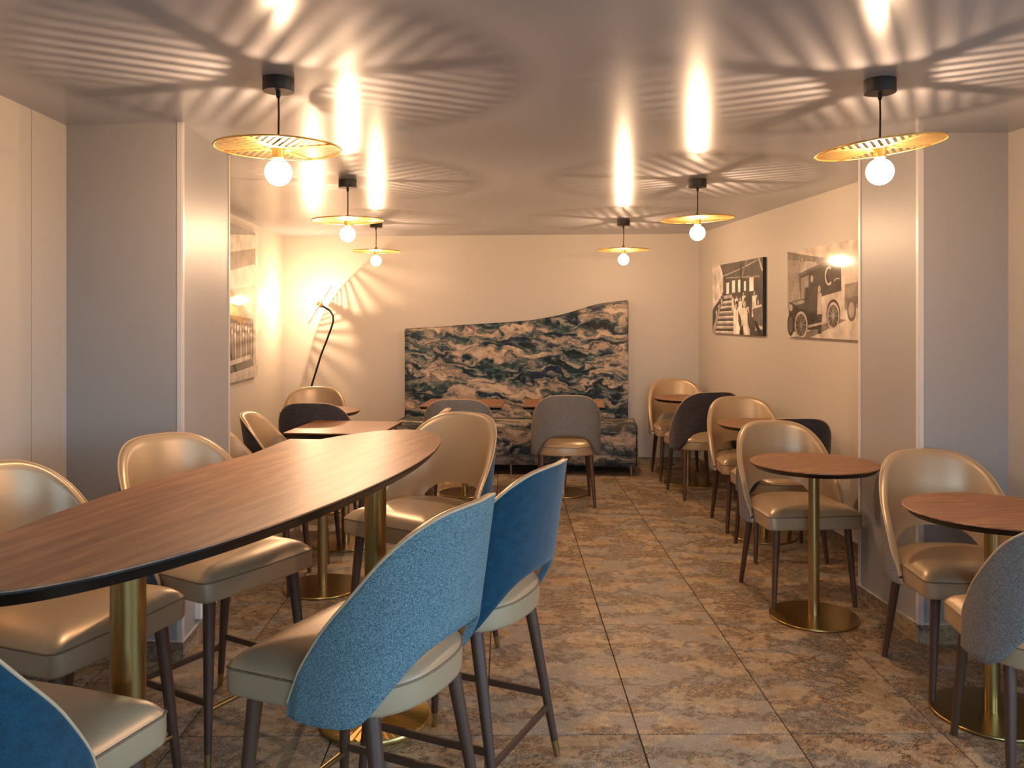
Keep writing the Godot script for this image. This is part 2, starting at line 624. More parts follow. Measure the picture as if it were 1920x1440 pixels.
func inset(p: PackedVector2Array, e: float) -> PackedVector2Array:
	var o := PackedVector2Array()
	var n := p.size()
	for i in n:
		var d := (p[(i + 1) % n] - p[(i + n - 1) % n]).normalized()
		o.append(p[i] - Vector2(d.y, -d.x) * e)
	return o

# a flat board over an outline: wood on top, a dark chamfered edge below it
func board(p: PackedVector2Array, y: float, wood_edge: float, dark: float, cham: float, uvs: float) -> Array:
	var n := p.size()
	var ring := func(q: PackedVector2Array, yy: float) -> PackedVector3Array:
		var r := PackedVector3Array()
		for v in q:
			r.append(Vector3(v.x, yy, v.y))
		return r
	var uv := func(q: PackedVector2Array) -> Array:
		var r := []
		for v in q:
			r.append(v * uvs)
		return r
	var zero := PackedVector2Array()
	zero.resize(n)
	var st := begin()
	st.set_smooth_group(1)
	var top := inset(p, 0.0015)
	sheet(st, [ring.call(top, y), ring.call(zero, y)], [uv.call(top), uv.call(zero)], true)
	st.set_smooth_group(2)
	sheet(st, [ring.call(p, y - wood_edge), ring.call(p, y - 0.0015), ring.call(top, y)], [uv.call(p), uv.call(p), uv.call(top)], true)
	var a := done(st)
	st = begin()
	st.set_smooth_group(3)
	var small := inset(p, cham)
	sheet(st, [ring.call(small, y - dark), ring.call(p, y - wood_edge - 0.004)], [], true)
	st.set_smooth_group(4)
	sheet(st, [ring.call(p, y - wood_edge - 0.004), ring.call(p, y - wood_edge)], [], true)
	st.set_smooth_group(5)
	sheet(st, [ring.call(zero, y - dark), ring.call(small, y - dark)], [], true)
	return [a, done(st)]

func pedestal(t: Node3D, top_y: float, pole_r: float, base_r: float, at := Vector3.ZERO) -> void:
	var st := begin()
	lathe(st, [Vector2(0, 0.010), Vector2(pole_r, 0.010), Vector2(pole_r, 0.010), Vector2(pole_r, top_y)], 32)
	put(t, "pole", done(st), M.brass, at)
	st = begin()
	lathe(st, [Vector2(0, 0.0), Vector2(base_r - 0.004, 0.0), Vector2(base_r - 0.004, 0.0), Vector2(base_r, 0.003), Vector2(base_r, 0.008), Vector2(base_r - 0.003, 0.0115), Vector2(base_r - 0.003, 0.0115), Vector2(pole_r + 0.01, 0.0150), Vector2(0, 0.0152)], 80)
	put(t, "base", done(st), M.brass_base, at)
	st = begin()
	box(st, Vector3(0, top_y + 0.003, 0), Vector3(0.26, 0.006, 0.26), 0.001)
	put(t, "mounting_plate", done(st), M.black, at)

func bistro_table(x: float, d: float, label: String, turn: float) -> void:
	var t := thing("bistro_table", label, "table", W(x, 0, d), turn, "round bistro tables")
	if not meshes.has("round_top"):
		meshes.round_top = round_top(0.30)
	put(t, "tabletop", meshes.round_top[0], M.wood)
	put(t, "table_edge", meshes.round_top[1], M.black)
	pedestal(t, 0.716, 0.026, 0.21)

func square_table(x: float, d: float, hx: float, hz: float, turn: float, label: String, group: String) -> void:
	var t := thing("square_table", label, "table", W(x, 0, d), turn, group)
	var b := board(slab_outline(hx, hz, 0.006), 0.75, 0.007, 0.026, 0.016, 1.0 / 0.75)
	put(t, "tabletop", b[0], M.wood)
	put(t, "table_edge", b[1], M.black)
	pedestal(t, 0.718, 0.026, 0.21)

func sunburst_base(r: float) -> ArrayMesh:
	# a disc whose top is pressed into rays
	var st := begin()
	lathe(st, [Vector2(0, 0), Vector2(r, 0), Vector2(r, 0), Vector2(r + 0.003, 0.006), Vector2(r + 0.003, 0.016), Vector2(r, 0.020)], 96)
	st.set_smooth_group(-1)
	var n := 48
	for i in n:
		var t0 := TAU * i / n
		var t1 := TAU * (i + 0.5) / n
		var t2 := TAU * (i + 1) / n
		var ri := 0.045
		var P := func(t: float, rr: float, y: float) -> Vector3:
			return Vector3(rr * cos(t), y, rr * sin(t))
		var mid := Vector3(0, -1, 0)
		facet(st, [P.call(t0, ri, 0.030), P.call(t0, r, 0.0195), P.call(t1, r, 0.027), P.call(t1, ri, 0.034)], mid)
		facet(st, [P.call(t1, ri, 0.034), P.call(t1, r, 0.027), P.call(t2, r, 0.0195), P.call(t2, ri, 0.030)], mid)
		facet(st, [P.call(t0, r, 0.0195), P.call(t1, r, 0.027), P.call(t2, r, 0.0195)], Vector3.ZERO)
		facet(st, [P.call(t0, ri, 0.030), P.call(t1, ri, 0.034), P.call(t2, ri, 0.030), P.call(t2, 0.0, 0.034)], mid)
	return done(st)

# ------------------------------------------------------------------ lamps
func shade_meshes() -> Array:
	var R := 0.212
	var st := begin()
	var ring := PackedVector3Array()
	for i in 72:
		var a := TAU * i / 72
		ring.append(Vector3(R * cos(a), 0, R * sin(a)))
	tube(st, ring, PackedFloat32Array([0.0035]), 8, true)
	for k in 4:
		var b := Basis(Vector3.UP, -(PI / 2 * k))
		box(st, b * Vector3((R + 0.03) / 2, 0, 0), Vector3(R - 0.03, 0.004, 0.027), 0.0, b)
	lathe(st, [Vector2(0.022, -0.002), Vector2(0.048, -0.004), Vector2(0.050, 0.0), Vector2(0.046, 0.004), Vector2(0.022, 0.006)], 40)
	var frame := done(st)
	st = begin()
	var n := 13
	var pitch := R * sqrt(2.0) / n
	for k in 4:
		var b := Basis(Vector3.UP, -(PI / 4 + PI / 2 * k))
		for i in n:
			var off := (i - (n - 1) / 2.0) * pitch
			var s0 := maxf(absf(off), 0.044)
			var s1 := sqrt(R * R - off * off) - 0.001
			if s1 - s0 < 0.006:
				continue
			box(st, b * Vector3((s0 + s1) / 2, 0, off), Vector3(s1 - s0, 0.0014, 0.0115), 0.0, b)
	return [frame, done(st)]

func globe(r: float) -> ArrayMesh:
	var st := begin()
	var prof := []
	for i in 25:
		var a := -PI / 2 + PI * i / 24.0 * 0.90
		prof.append(Vector2(r * cos(a), r * sin(a)))
	prof.append(Vector2(0.014, r * 1.06))
	lathe(st, prof, 40)
	return done(st)

func lamp_light(parent: Node3D, at: Vector3, energy: float) -> void:
	var l := OmniLight3D.new()
	l.name = "bulb_light"
	l.light_color = LAMP_COLOR
	l.light_energy = energy
	l.light_size = 0.01
	l.omni_range = 16.0
	l.omni_attenuation = 2.0
	l.shadow_enabled = true
	l.position = at
	parent.add_child(l, true)

func pendant(x: float, d: float, drop: float, spin: float, tilt: float, label: String, strength := 1.0) -> void:
	var t := thing("pendant_lamp", label, "lamp", W(x, CEIL, d), 0.0, "disc pendant lamps on the ceiling")
	var st := begin()
	lathe(st, [Vector2(0, 0), Vector2(0.0535, 0), Vector2(0.0535, 0), Vector2(0.0535, -0.044), Vector2(0.0520, -0.046), Vector2(0.0520, -0.046), Vector2(0, -0.046)].map(func(v): return Vector2(v.x, v.y)), 48)
	var can := put(t, "canopy", done(st), M.canopy)
	st = begin()
	lathe(st, [Vector2(0, -0.068), Vector2(0.006, -0.068), Vector2(0.0075, -0.060), Vector2(0.0075, -0.045)], 16)
	put(can, "cord_grip", done(st), M.cord)
	st = begin()
	tube(st, PackedVector3Array([Vector3(0, -0.05, 0), Vector3(0.0015, -drop * 0.5, 0), Vector3(0, -drop + 0.01, 0)]), PackedFloat32Array([0.0035]), 8)
	put(t, "cord", done(st), M.cord)
	if not meshes.has("shade"):
		meshes.shade = shade_meshes()
		meshes.globe = globe(0.046)
		st = begin()
		lathe(st, [Vector2(0, -0.034), Vector2(0.020, -0.034), Vector2(0.020, -0.034), Vector2(0.021, -0.010), Vector2(0.024, 0.004), Vector2(0.018, 0.022), Vector2(0.008, 0.034), Vector2(0.004, 0.036)], 28)
		meshes.socket = done(st)
	var sh := put(t, "shade", meshes.shade[0], M.gold, Vector3(0, -drop, 0))
	sh.rotation = Vector3(0, spin, 0)
	sh.basis = Basis(Vector3(0, 0, 1), tilt) * Basis(Vector3.UP, spin)
	var sl := put(sh, "shade_slats", meshes.shade[1], M.gold)
	sl.set_meta("kind", "stuff")
	put(t, "socket", meshes.socket, M.gold, Vector3(0, -drop, 0))
	put(t, "bulb", meshes.globe, M.bulb, Vector3(0, -drop - 0.083, 0))
	lamp_light(t, Vector3(0, -drop - 0.083, 0), LAMP_ENERGY * strength)

# ------------------------------------------------------------------ prints
func poly(img: Image, pts: Array, c: Color) -> void:
	var w := img.get_width()
	var h := img.get_height()
	var y0 := h
	var y1 := 0
	for p in pts:
		y0 = mini(y0, int(p[1] * h))
		y1 = maxi(y1, int(ceil(p[1] * h)))
	for y in range(maxi(y0, 0), mini(y1, h)):
		var xs := []
		var fy := (y + 0.5) / h
		for i in pts.size():
			var a = pts[i]
			var b = pts[(i + 1) % pts.size()]
			if (a[1] <= fy) != (b[1] <= fy):
				xs.append((a[0] + (b[0] - a[0]) * (fy - a[1]) / (b[1] - a[1])) * w)
		xs.sort()
		for i in range(0, xs.size() - 1, 2):
			var xa := clampi(int(xs[i]), 0, w)
			var xb := clampi(int(ceil(xs[i + 1])), 0, w)
			if xb > xa:
				img.fill_rect(Rect2i(xa, y, xb - xa, 1), c)

func blob(img: Image, cx: float, cy: float, rx: float, ry: float, c: Color, turn := 0.0) -> void:
	var p := []
	for i in 28:
		var a := TAU * i / 28
		var v := Vector2(rx * cos(a), ry * sin(a)).rotated(turn)
		p.append([cx + v.x, cy + v.y])
	poly(img, p, c)

func line(img: Image, pts: Array, th: float, asp: float, c: Color) -> void:
	for i in pts.size() - 1:
		var a := Vector2(pts[i][0] * asp, pts[i][1])
		var b := Vector2(pts[i + 1][0] * asp, pts[i + 1][1])
		var n := (b - a).normalized().orthogonal() * th / 2
		poly(img, [[(a.x + n.x) / asp, a.y + n.y], [(b.x + n.x) / asp, b.y + n.y], [(b.x - n.x) / asp, b.y - n.y], [(a.x - n.x) / asp, a.y - n.y]], c)
		blob(img, b.x / asp, b.y, th / 2 / asp, th / 2, c)

func grain(img: Image, seed_: int, amount: float, lift := 0.0) -> void:
	var a := noise(seed_, 0.012, 3)
	var r := RandomNumberGenerator.new()
	r.seed = seed_
	for y in img.get_height():
		for x in img.get_width():
			var c := img.get_pixel(x, y)
			c = c.lerp(Color(0.80, 0.70, 0.62), lift)
			var k := 1.0 + amount * (a.get_noise_2d(x, y) * 1.2 + (r.randf() - 0.5) * 0.5)
			img.set_pixel(x, y, Color(clampf(c.r * k, 0, 1), clampf(c.g * k, 0, 1), clampf(c.b * k, 0, 1)))

func sep(v: float) -> Color:
	return Color(v, v * 0.955, v * 0.90)

func workshop_print() -> Image:
	var img := Image.create(768, 400, false, Image.FORMAT_RGB8)
	img.fill(sep(0.24))
	var asp := 1.92
	poly(img, [[0, 0], [0.20, 0], [0.235, 0.14], [0.24, 0.45], [0.02, 0.62], [0, 0.66]], sep(0.80))
	poly(img, [[0.05, 0.06], [0.09, 0.06], [0.09, 0.5], [0.05, 0.53]], sep(0.68))
	line(img, [[0.17, 0.05], [0.185, 0.42]], 0.02, asp, sep(0.62))
	poly(img, [[0.17, 0], [1, 0], [1, 0.26], [0.24, 0.16]], sep(0.30))
	line(img, [[0.24, 0.17], [0.62, 0.10], [0.92, 0.02]], 0.018, asp, sep(0.62))
	line(img, [[0.30, 0.20], [0.95, 0.24]], 0.022, asp, sep(0.5))
	line(img, [[0.72, 0.0], [0.63, 0.20]], 0.03, asp, sep(0.48))
	line(img, [[0.93, 0.0], [0.99, 0.16]], 0.035, asp, sep(0.7))
	line(img, [[0.605, 0.05], [0.61, 0.5]], 0.045, asp, sep(0.14))
	for w in [[0.31, 0.27, 0.055, 0.16], [0.43, 0.25, 0.06, 0.17], [0.55, 0.25, 0.045, 0.17], [0.665, 0.28, 0.035, 0.13], [0.765, 0.24, 0.075, 0.18]]:
		poly(img, [[w[0], w[1]], [w[0] + w[2], w[1]], [w[0] + w[2], w[1] + w[3]], [w[0], w[1] + w[3]]], sep(0.93))
	# long work table with trays running towards the viewer
	poly(img, [[0.22, 0.46], [0.42, 0.44], [0.56, 1.0], [0.0, 1.0], [0.02, 0.85]], sep(0.62))
	for i in 7:
		var y := 0.50 + i * 0.072
		var x0 := lerpf(0.235, 0.05, (y - 0.46) / 0.54)
		var x1 := lerpf(0.40, 0.53, (y - 0.46) / 0.54)
		poly(img, [[x0, y], [x1, y - 0.01], [x1 + 0.01, y + 0.028], [x0 - 0.01, y + 0.034]], sep(0.24 if i % 2 == 0 else 0.36))
		line(img, [[x0, y + 0.045], [x1, y + 0.035]], 0.012, asp, sep(0.90))
	var r := RandomNumberGenerator.new()
	r.seed = 9
	for i in 7:
		var k := i / 6.0
		var x := lerpf(0.225, 0.035, k)
		var y := lerpf(0.50, 0.80, k)
		blob(img, x, y, 0.016 + 0.012 * k, 0.06 + 0.05 * k, sep(0.16 + 0.55 * (i % 2)), 0.3)
		blob(img, x + 0.005, y - 0.07 - 0.04 * k, 0.012 + 0.006 * k, 0.025 + 0.012 * k, sep(0.2))
	for a in [[0.45, 0.55, 0.5], [0.52, 0.56, 0.55], [0.66, 0.54, 0.7], [0.86, 0.56, 0.85], [0.60, 0.62, 0.8], [0.52, 0.76, 1.15], [0.69, 0.76, 1.35], [0.93, 0.70, 1.0]]:
		var s: float = a[2]
		poly(img, [[a[0] - 0.05 * s, a[1] - 0.09 * s], [a[0] + 0.05 * s, a[1] - 0.10 * s], [a[0] + 0.065 * s, a[1] + 0.22 * s], [a[0] - 0.06 * s, a[1] + 0.24 * s]], sep(0.90 - 0.1 * r.randf()))
		poly(img, [[a[0] + 0.03 * s, a[1] - 0.08 * s], [a[0] + 0.075 * s, a[1] + 0.02 * s], [a[0] + 0.055 * s, a[1] + 0.12 * s], [a[0] + 0.03 * s, a[1] + 0.05 * s]], sep(0.25))
		blob(img, a[0], a[1] - 0.14 * s, 0.024 * s, 0.055 * s, sep(0.22))
		blob(img, a[0] - 0.008 * s, a[1] - 0.125 * s, 0.015 * s, 0.035 * s, sep(0.66))
	poly(img, [[0.82, 0.66], [1, 0.62], [1, 0.88], [0.86, 0.86]], sep(0.38))
	poly(img, [[0.84, 0.80], [0.90, 0.82], [1.0, 1.0], [0.93, 1.0]], sep(0.10))
	poly(img, [[0.58, 0.95], [0.64, 0.86], [0.66, 1.0], [0.58, 1.0]], sep(0.08))
	grain(img, 21, 0.18, 0.06)
	return img

func van_print() -> Image:
	var img := Image.create(768, 400, false, Image.FORMAT_RGB8)
	var asp := 1.92
	img.fill(sep(0.78))
	poly(img, [[0, 0.02], [0.24, 0.10], [0.62, 0.22], [0.62, 0.60], [0, 0.62]], sep(0.62))
	poly(img, [[0, 0], [0.30, 0.09], [0.52, 0.15], [0.52, 0.22], [0, 0.10]], sep(0.42))
	poly(img, [[0.01, 0.10], [0.17, 0.12], [0.17, 0.60], [0.01, 0.62]], sep(0.54))
	for i in 9:
		line(img, [[0.015, 0.16 + 0.05 * i], [0.165, 0.17 + 0.05 * i]], 0.006, asp, sep(0.47))
	poly(img, [[0.23, 0.14], [0.38, 0.17], [0.38, 0.34], [0.23, 0.33]], sep(0.70))
	line(img, [[0.20, 0.10], [0.20, 0.55]], 0.02, asp, sep(0.70))
	poly(img, [[0, 0.68], [1, 0.62], [1, 1], [0, 1]], sep(0.76))
	poly(img, [[0.16, 0.985], [0.60, 0.78], [0.72, 0.80], [0.30, 1.0], [0.1, 1.0]], sep(0.42))
	# a second lorry standing farther off
	poly(img, [[0.70, 0.44], [1.0, 0.40], [1.0, 0.66], [0.70, 0.70]], sep(0.47))
	poly(img, [[0.72, 0.58], [1.0, 0.54], [1.0, 0.62], [0.72, 0.66]], sep(0.36))
	blob(img, 0.77, 0.70, 0.045, 0.115, sep(0.30))
	blob(img, 0.77, 0.70, 0.030, 0.08, sep(0.55))
	# delivery van: box body, cab, bonnet, mudguards, wheels
	poly(img, [[0.16, 0.30], [0.50, 0.20], [0.66, 0.235], [0.665, 0.52], [0.40, 0.56], [0.18, 0.60]], sep(0.17))
	poly(img, [[0.155, 0.275], [0.46, 0.185], [0.67, 0.215], [0.67, 0.245], [0.46, 0.22], [0.16, 0.31]], sep(0.30))
	poly(img, [[0.18, 0.33], [0.285, 0.30], [0.285, 0.55], [0.18, 0.58]], sep(0.45))
	poly(img, [[0.42, 0.555], [0.665, 0.50], [0.665, 0.76], [0.56, 0.80], [0.42, 0.84]], sep(0.72))
	poly(img, [[0.02, 0.60], [0.19, 0.565], [0.29, 0.57], [0.42, 0.56], [0.42, 0.90], [0.20, 0.92], [0.02, 0.95]], sep(0.16))
	poly(img, [[0.06, 0.60], [0.20, 0.575], [0.27, 0.60], [0.12, 0.635]], sep(0.52))
	blob(img, 0.05, 0.66, 0.022, 0.04, sep(0.66))
	blob(img, 0.015, 0.64, 0.018, 0.035, sep(0.58))
	blob(img, 0.255, 0.40, 0.020, 0.045, sep(0.55))
	poly(img, [[0.235, 0.44], [0.285, 0.44], [0.30, 0.62], [0.23, 0.62]], sep(0.12))
	blob(img, 0.325, 0.35, 0.017, 0.04, sep(0.68))
	poly(img, [[0.305, 0.39], [0.35, 0.39], [0.35, 0.58], [0.305, 0.58]], sep(0.14))
	blob(img, 0.415, 0.47, 0.017, 0.042, sep(0.66))
	poly(img, [[0.395, 0.51], [0.44, 0.51], [0.455, 0.74], [0.39, 0.75]], sep(0.62))
	poly(img, [[0.395, 0.74], [0.45, 0.74], [0.44, 0.95], [0.40, 0.95]], sep(0.2))
	poly(img, [[0.28, 0.86], [0.60, 0.79], [0.60, 0.81], [0.28, 0.89]], sep(0.66))
	for w in [[0.185, 0.86, 0.085, 0.155], [0.575, 0.76, 0.068, 0.145]]:
		blob(img, w[0], w[1] - 0.02, w[2] * 1.12, w[3] * 1.08, sep(0.12))
		blob(img, w[0], w[1], w[2], w[3], sep(0.66))
		blob(img, w[0], w[1], w[2] * 0.82, w[3] * 0.82, sep(0.22))
		for i in 10:
			var a := TAU * i / 10
			line(img, [[w[0], w[1]], [w[0] + w[2] * 0.76 * cos(a), w[1] + w[3] * 0.76 * sin(a)]], 0.008, asp, sep(0.5))
		blob(img, w[0], w[1], w[2] * 0.22, w[3] * 0.22, sep(0.5))
	blob(img, 0.045, 0.86, 0.045, 0.13, sep(0.12))
	blob(img, 0.045, 0.86, 0.030, 0.095, sep(0.34))
	# the flourished C painted on the box
	var arc := []
	for i in 22:
		var a := deg_to_rad(-55.0 - 250.0 * i / 21.0)
		arc.append([0.525 + 0.038 * cos(a), 0.335 + 0.090 * sin(a)])
	line(img, arc, 0.022, asp, sep(0.78))
	line(img, [[0.585, 0.395], [0.61, 0.37], [0.645, 0.375]], 0.012, asp, sep(0.6))
	grain(img, 33, 0.14, 0.22)
	return img

func mill_print() -> Image:
	var img := Image.create(512, 560, false, Image.FORMAT_RGB8)
	var asp := 0.914
	img.fill(sep(0.60))
	poly(img, [[0, 0], [1, 0], [1, 0.34], [0, 0.34]], sep(0.42))
	poly(img, [[0, 0.10], [0.90, 0.02], [1, 0.04], [1, 0.10], [0, 0.22]], sep(0.78))
	poly(img, [[0, 0.34], [0.9, 0.22], [1.0, 0.28], [1.0, 0.36], [0, 0.44]], sep(0.80))
	poly(img, [[0.93, 0], [1, 0], [1, 1], [0.95, 1]], sep(0.84))
	poly(img, [[0, 0.50], [0.85, 0.42], [0.85, 0.56], [0, 0.60]], sep(0.72))
	poly(img, [[0, 0.56], [0.88, 0.60], [0.88, 0.93], [0, 0.98]], sep(0.22))
	for i in 9:
		var x := 0.30 + 0.065 * i
		line(img, [[x, 0.62], [x + 0.01, 0.88]], 0.012, asp, sep(0.70 if i % 2 == 0 else 0.5))
		blob(img, x, 0.66 + 0.02 * (i % 3), 0.022, 0.02, sep(0.78))
	poly(img, [[0.12, 0.87], [0.80, 0.84], [0.80, 0.87], [0.12, 0.90]], sep(0.72))
	poly(img, [[0, 0.95], [1, 0.92], [1, 1], [0, 1]], sep(0.66))
	grain(img, 45, 0.16, 0.1)
	return img

func wall_print(called: String, label: String, a: Vector2, b: Vector2, y0: float, y1: float, img: Image, edge: Color, rough: float) -> void:
	# a is the left edge as one faces it, b the right one, both on the wall in (x, depth); the board stands out from the wall
	var va := W(a.x, 0, a.y)
	var vb := W(b.x, 0, b.y)
	var dir := (vb - va).normalized()
	var w := va.distance_to(vb)
	var t := thing(called, label, "picture", (va + vb) / 2 + Vector3(0, (y0 + y1) / 2, 0), atan2(-dir.z, dir.x), "prints on the side walls")
	var h := y1 - y0
	put(t, "board", box_mesh(Vector3(w, h, 0.028), 0.001, Vector3(0, 0, 0.014)), plain(edge, 0.5))
	var st := begin()
	st.set_smooth_group(-1)
	var z := 0.0286
	var c := [Vector3(-w / 2, h / 2, z), Vector3(w / 2, h / 2, z), Vector3(w / 2, -h / 2, z), Vector3(-w / 2, -h / 2, z)]
	tri(st, c[0], c[1], c[2], Vector2(0, 0), Vector2(1, 0), Vector2(1, 1))
	tri(st, c[0], c[2], c[3], Vector2(0, 0), Vector2(1, 1), Vector2(0, 1))
	var m := tex_mat(img, rough, 0.5)
	put(t, "print", done(st), m)

# ------------------------------------------------------------------ the room
var LAMP_COLOR := Color(1.0, 0.81, 0.635)
var LAMP_ENERGY := 0.80

func _ready() -> void:
	# camera: upright, with the lens shifted down
	var cam := Camera3D.new()
	cam.name = "camera"
	cam.projection = Camera3D.PROJECTION_FRUSTUM
	cam.near = 0.05
	cam.far = 60.0
	cam.size = 2.0 * 0.05 * 720.0 / 1565.0
	cam.frustum_offset = Vector2(0, -0.05 * 124.0 / 1565.0)
	cam.position = Vector3(0, 1.45, 0)
	add_child(cam)
	cam.current = true
	# daylight from the street side behind the camera
	var env := Environment.new()
	env.background_mode = Environment.BG_SKY
	var sky := Sky.new()
	var sm := ProceduralSkyMaterial.new()
	sm.sky_top_color = Color(0.56, 0.74, 0.90)
	sm.sky_horizon_color = Color(0.74, 0.86, 0.94)
	sm.ground_bottom_color = Color(0.34, 0.36, 0.38)
	sm.ground_horizon_color = Color(0.50, 0.55, 0.60)
	sky.sky_material = sm
	env.sky = sky
	env.background_energy_multiplier = 10.5
	env.tonemap_mode = Environment.TONE_MAPPER_LINEAR
	env.tonemap_exposure = 1.18
	env.sdfgi_enabled = true
	env.ssao_enabled = true
	env.ssil_enabled = true
	var we := WorldEnvironment.new()
	we.name = "world_environment"
	we.environment = env
	add_child(we)

	make_materials()
	room()
	make_chair_meshes()
	bench()
	tables()
	chairs()
	lamps()
	hang_prints()
	small_things()

func room() -> void:
	# floor: a grout bed with large tiles
	var floor_ := Node3D.new()
	floor_.name = "floor"
	floor_.set_meta("kind", "structure")
	add_child(floor_)
	put(floor_, "grout_bed", box_mesh(Vector3(6.4, 0.12, 11.4), 0.0, Vector3(0.2, -0.0635, -3.2)), M.grout)
	var tw := 0.531
	var td := 1.043
	var gap := 0.0045
	var variants := []
	for v in 4:
		var st := begin()
		var hx := (tw - gap) / 2
		var hz := (td - gap) / 2
		var b := 0.0015
		st.set_smooth_group(-1)
		var fu := 1.0 if v % 2 == 0 else -1.0
		var fv := 1.0 if v < 2 else -1.0
		var U := func(p: Vector3) -> Vector2:
			return Vector2(0.5 + fu * p.x / tw, 0.5 + fv * p.z / td)
		var top := [Vector3(-hx + b, 0, -hz + b), Vector3(hx - b, 0, -hz + b), Vector3(hx - b, 0, hz - b), Vector3(-hx + b, 0, hz - b)]
		var rim := [Vector3(-hx, -b, -hz), Vector3(hx, -b, -hz), Vector3(hx, -b, hz), Vector3(-hx, -b, hz)]
		var low := [Vector3(-hx, -0.010, -hz), Vector3(hx, -0.010, -hz), Vector3(hx, -0.010, hz), Vector3(-hx, -0.010, hz)]
		tri(st, top[0], top[1], top[2], U.call(top[0]), U.call(top[1]), U.call(top[2]))
		tri(st, top[0], top[2], top[3], U.call(top[0]), U.call(top[2]), U.call(top[3]))
		for pair in [[top, rim], [rim, low]]:
			for i in 4:
				var k := (i + 1) % 4
				var p: Array = pair[0]
				var q: Array = pair[1]
				tri(st, p[i], q[i], q[k], U.call(p[i]), U.call(q[i]), U.call(q[k]))
				tri(st, p[i], q[k], p[k], U.call(p[i]), U.call(q[k]), U.call(p[k]))
		variants.append(done(st))
	var r := RandomNumberGenerator.new()
	r.seed = 4
	var lay := Basis(Vector3.UP, 0.0083)
	for i in range(-6, 5):
		for j in range(-5, 6):
			var c := Vector3(0.443 + (i + 0.5) * tw, 0, -(2.906 + (j + 0.5) * td))
			c = lay * (c - Vector3(0.443, 0, -2.688)) + Vector3(0.443, 0, -2.688)
			var t := put(floor_, "tile", variants[r.randi() % 4], M.tiles[r.randi() % 3], c + Vector3(0, 0, 0))
			t.rotation.y = 0.0083
	# ceiling
	struct("ceiling", prism([Vector2(-2.9, -2.5), Vector2(3.2, -2.5), Vector2(2.6, 8.9), Vector2(-2.9, 8.9)], CEIL, CEIL + 0.15), M.ceiling)
	# side and end walls
	var H := CEIL
	struct("wall_left", prism([Vector2(-1.75, -2.35), Vector2(-1.9005, 3.30), Vector2(-2.2, 3.30), Vector2(-2.2, -2.35)], 0, H), M.wall)
	var wl := struct("wall_left_panel", prism([Vector2(-1.9006, 3.304), Vector2(-1.912, 3.60), Vector2(-2.2, 3.60), Vector2(-2.2, 3.304)], 0, H), M.wall)
	wl.set_meta("kind", "structure")
	struct("wall_left_rear", prism([Vector2(-2.10, 4.0), Vector2(-2.323, 8.494), Vector2(-2.7, 8.494), Vector2(-2.7, 4.0)], 0, H), M.wall)
	struct("wall_back", prism([Vector2(-2.75, 8.527), Vector2(2.3, 8.135), Vector2(2.3, 8.65), Vector2(-2.75, 8.75)], 0, H), M.wall)
	var rx := func(dd: float) -> float:
		return 2.533 - 0.0863 * dd
	var piece := func(called: String, d0: float, d1: float, y0: float, y1: float) -> void:
		struct(called, prism([Vector2(rx.call(d0), d0), Vector2(rx.call(d1), d1), Vector2(rx.call(d1) + 0.3, d1), Vector2(rx.call(d0) + 0.3, d0)], y0, y1), M.wall)
	piece.call("wall_right", 2.30, 8.30, 0.0, H)
	piece.call("wall_right_street_end", -2.40, -0.40, 0.0, H)
	piece.call("wall_right_window_sill", -0.40, 2.30, 0.0, 0.35)
	piece.call("wall_right_window_head", -0.40, 2.30, 2.15, H)
	# boxed columns with corner profiles
	struct("wall_column_left", prism([Vector2(-2.15, 3.607), Vector2(-1.391, 3.518), Vector2(-1.443, 4.26), Vector2(-2.15, 4.26)], 0, H), M.panel)
	struct("wall_column_right", prism([Vector2(1.815, 3.72), Vector2(2.32, 3.72), Vector2(2.25, 4.34), Vector2(1.775, 4.27)], 0, H), M.panel)
	var prof := func(n: int, at: Vector2, along_: Vector2, out: Vector2, w: float) -> void:
		var a := at - out * 0.002
		struct("trim_%d" % n, prism([a, a + along_ * w, a + along_ * w + out * 0.006, a + out * 0.006], 0.088, H), M.trim)
	prof.call(1, Vector2(-1.391, 3.518), Vector2(-0.993, 0.117), Vector2(-0.117, -0.993), 0.020)
	prof.call(2, Vector2(-1.391, 3.518), Vector2(-0.07, 0.9975), Vector2(0.9975, 0.07), 0.020)
	prof.call(3, Vector2(-1.443, 4.26), Vector2(0.07, -0.9975), Vector2(0.9975, 0.07), 0.022)
	prof.call(4, Vector2(1.815, 3.72), Vector2(1, 0), Vector2(0, -1), 0.018)
	prof.call(5, Vector2(1.815, 3.72), Vector2(-0.0725, 0.9974), Vector2(-0.9974, -0.0725), 0.020)
	prof.call(6, Vector2(1.775, 4.27), Vector2(0.0725, -0.9974), Vector2(-0.9974, -0.0725), 0.022)
	# tile skirtings
	var sk := func(called: String, a: Vector2, b: Vector2, out: Vector2) -> void:
		var o := struct(called, prism([a - out * 0.002, b - out * 0.002, b + out * 0.010, a + out * 0.010], 0.0, 0.085), M.skirt)
		var lip := put(o, "top_bead", prism([a - out * 0.001, b - out * 0.001, b + out * 0.009, a + out * 0.009], 0.085, 0.089), M.trim)
		lip.position = Vector3.ZERO
	M.skirt = M.tiles[0].duplicate()
	M.skirt.uv1_triplanar = true
	M.skirt.uv1_world_triplanar = true
	M.skirt.uv1_scale = Vector3(1.9, 0.96, 0.96)
	sk.call("baseboard_column_left", Vector2(-1.391, 3.518), Vector2(-1.443, 4.26), Vector2(0.9975, 0.07))
	sk.call("baseboard_column_left_front", Vector2(-1.89, 3.577), Vector2(-1.381, 3.517), Vector2(-0.117, -0.993))
	sk.call("baseboard_column_right", Vector2(1.815, 3.72), Vector2(1.775, 4.27), Vector2(-0.9974, -0.0725))
	sk.call("baseboard_column_right_front", Vector2(1.805, 3.72), Vector2(2.21, 3.72), Vector2(0, -1))
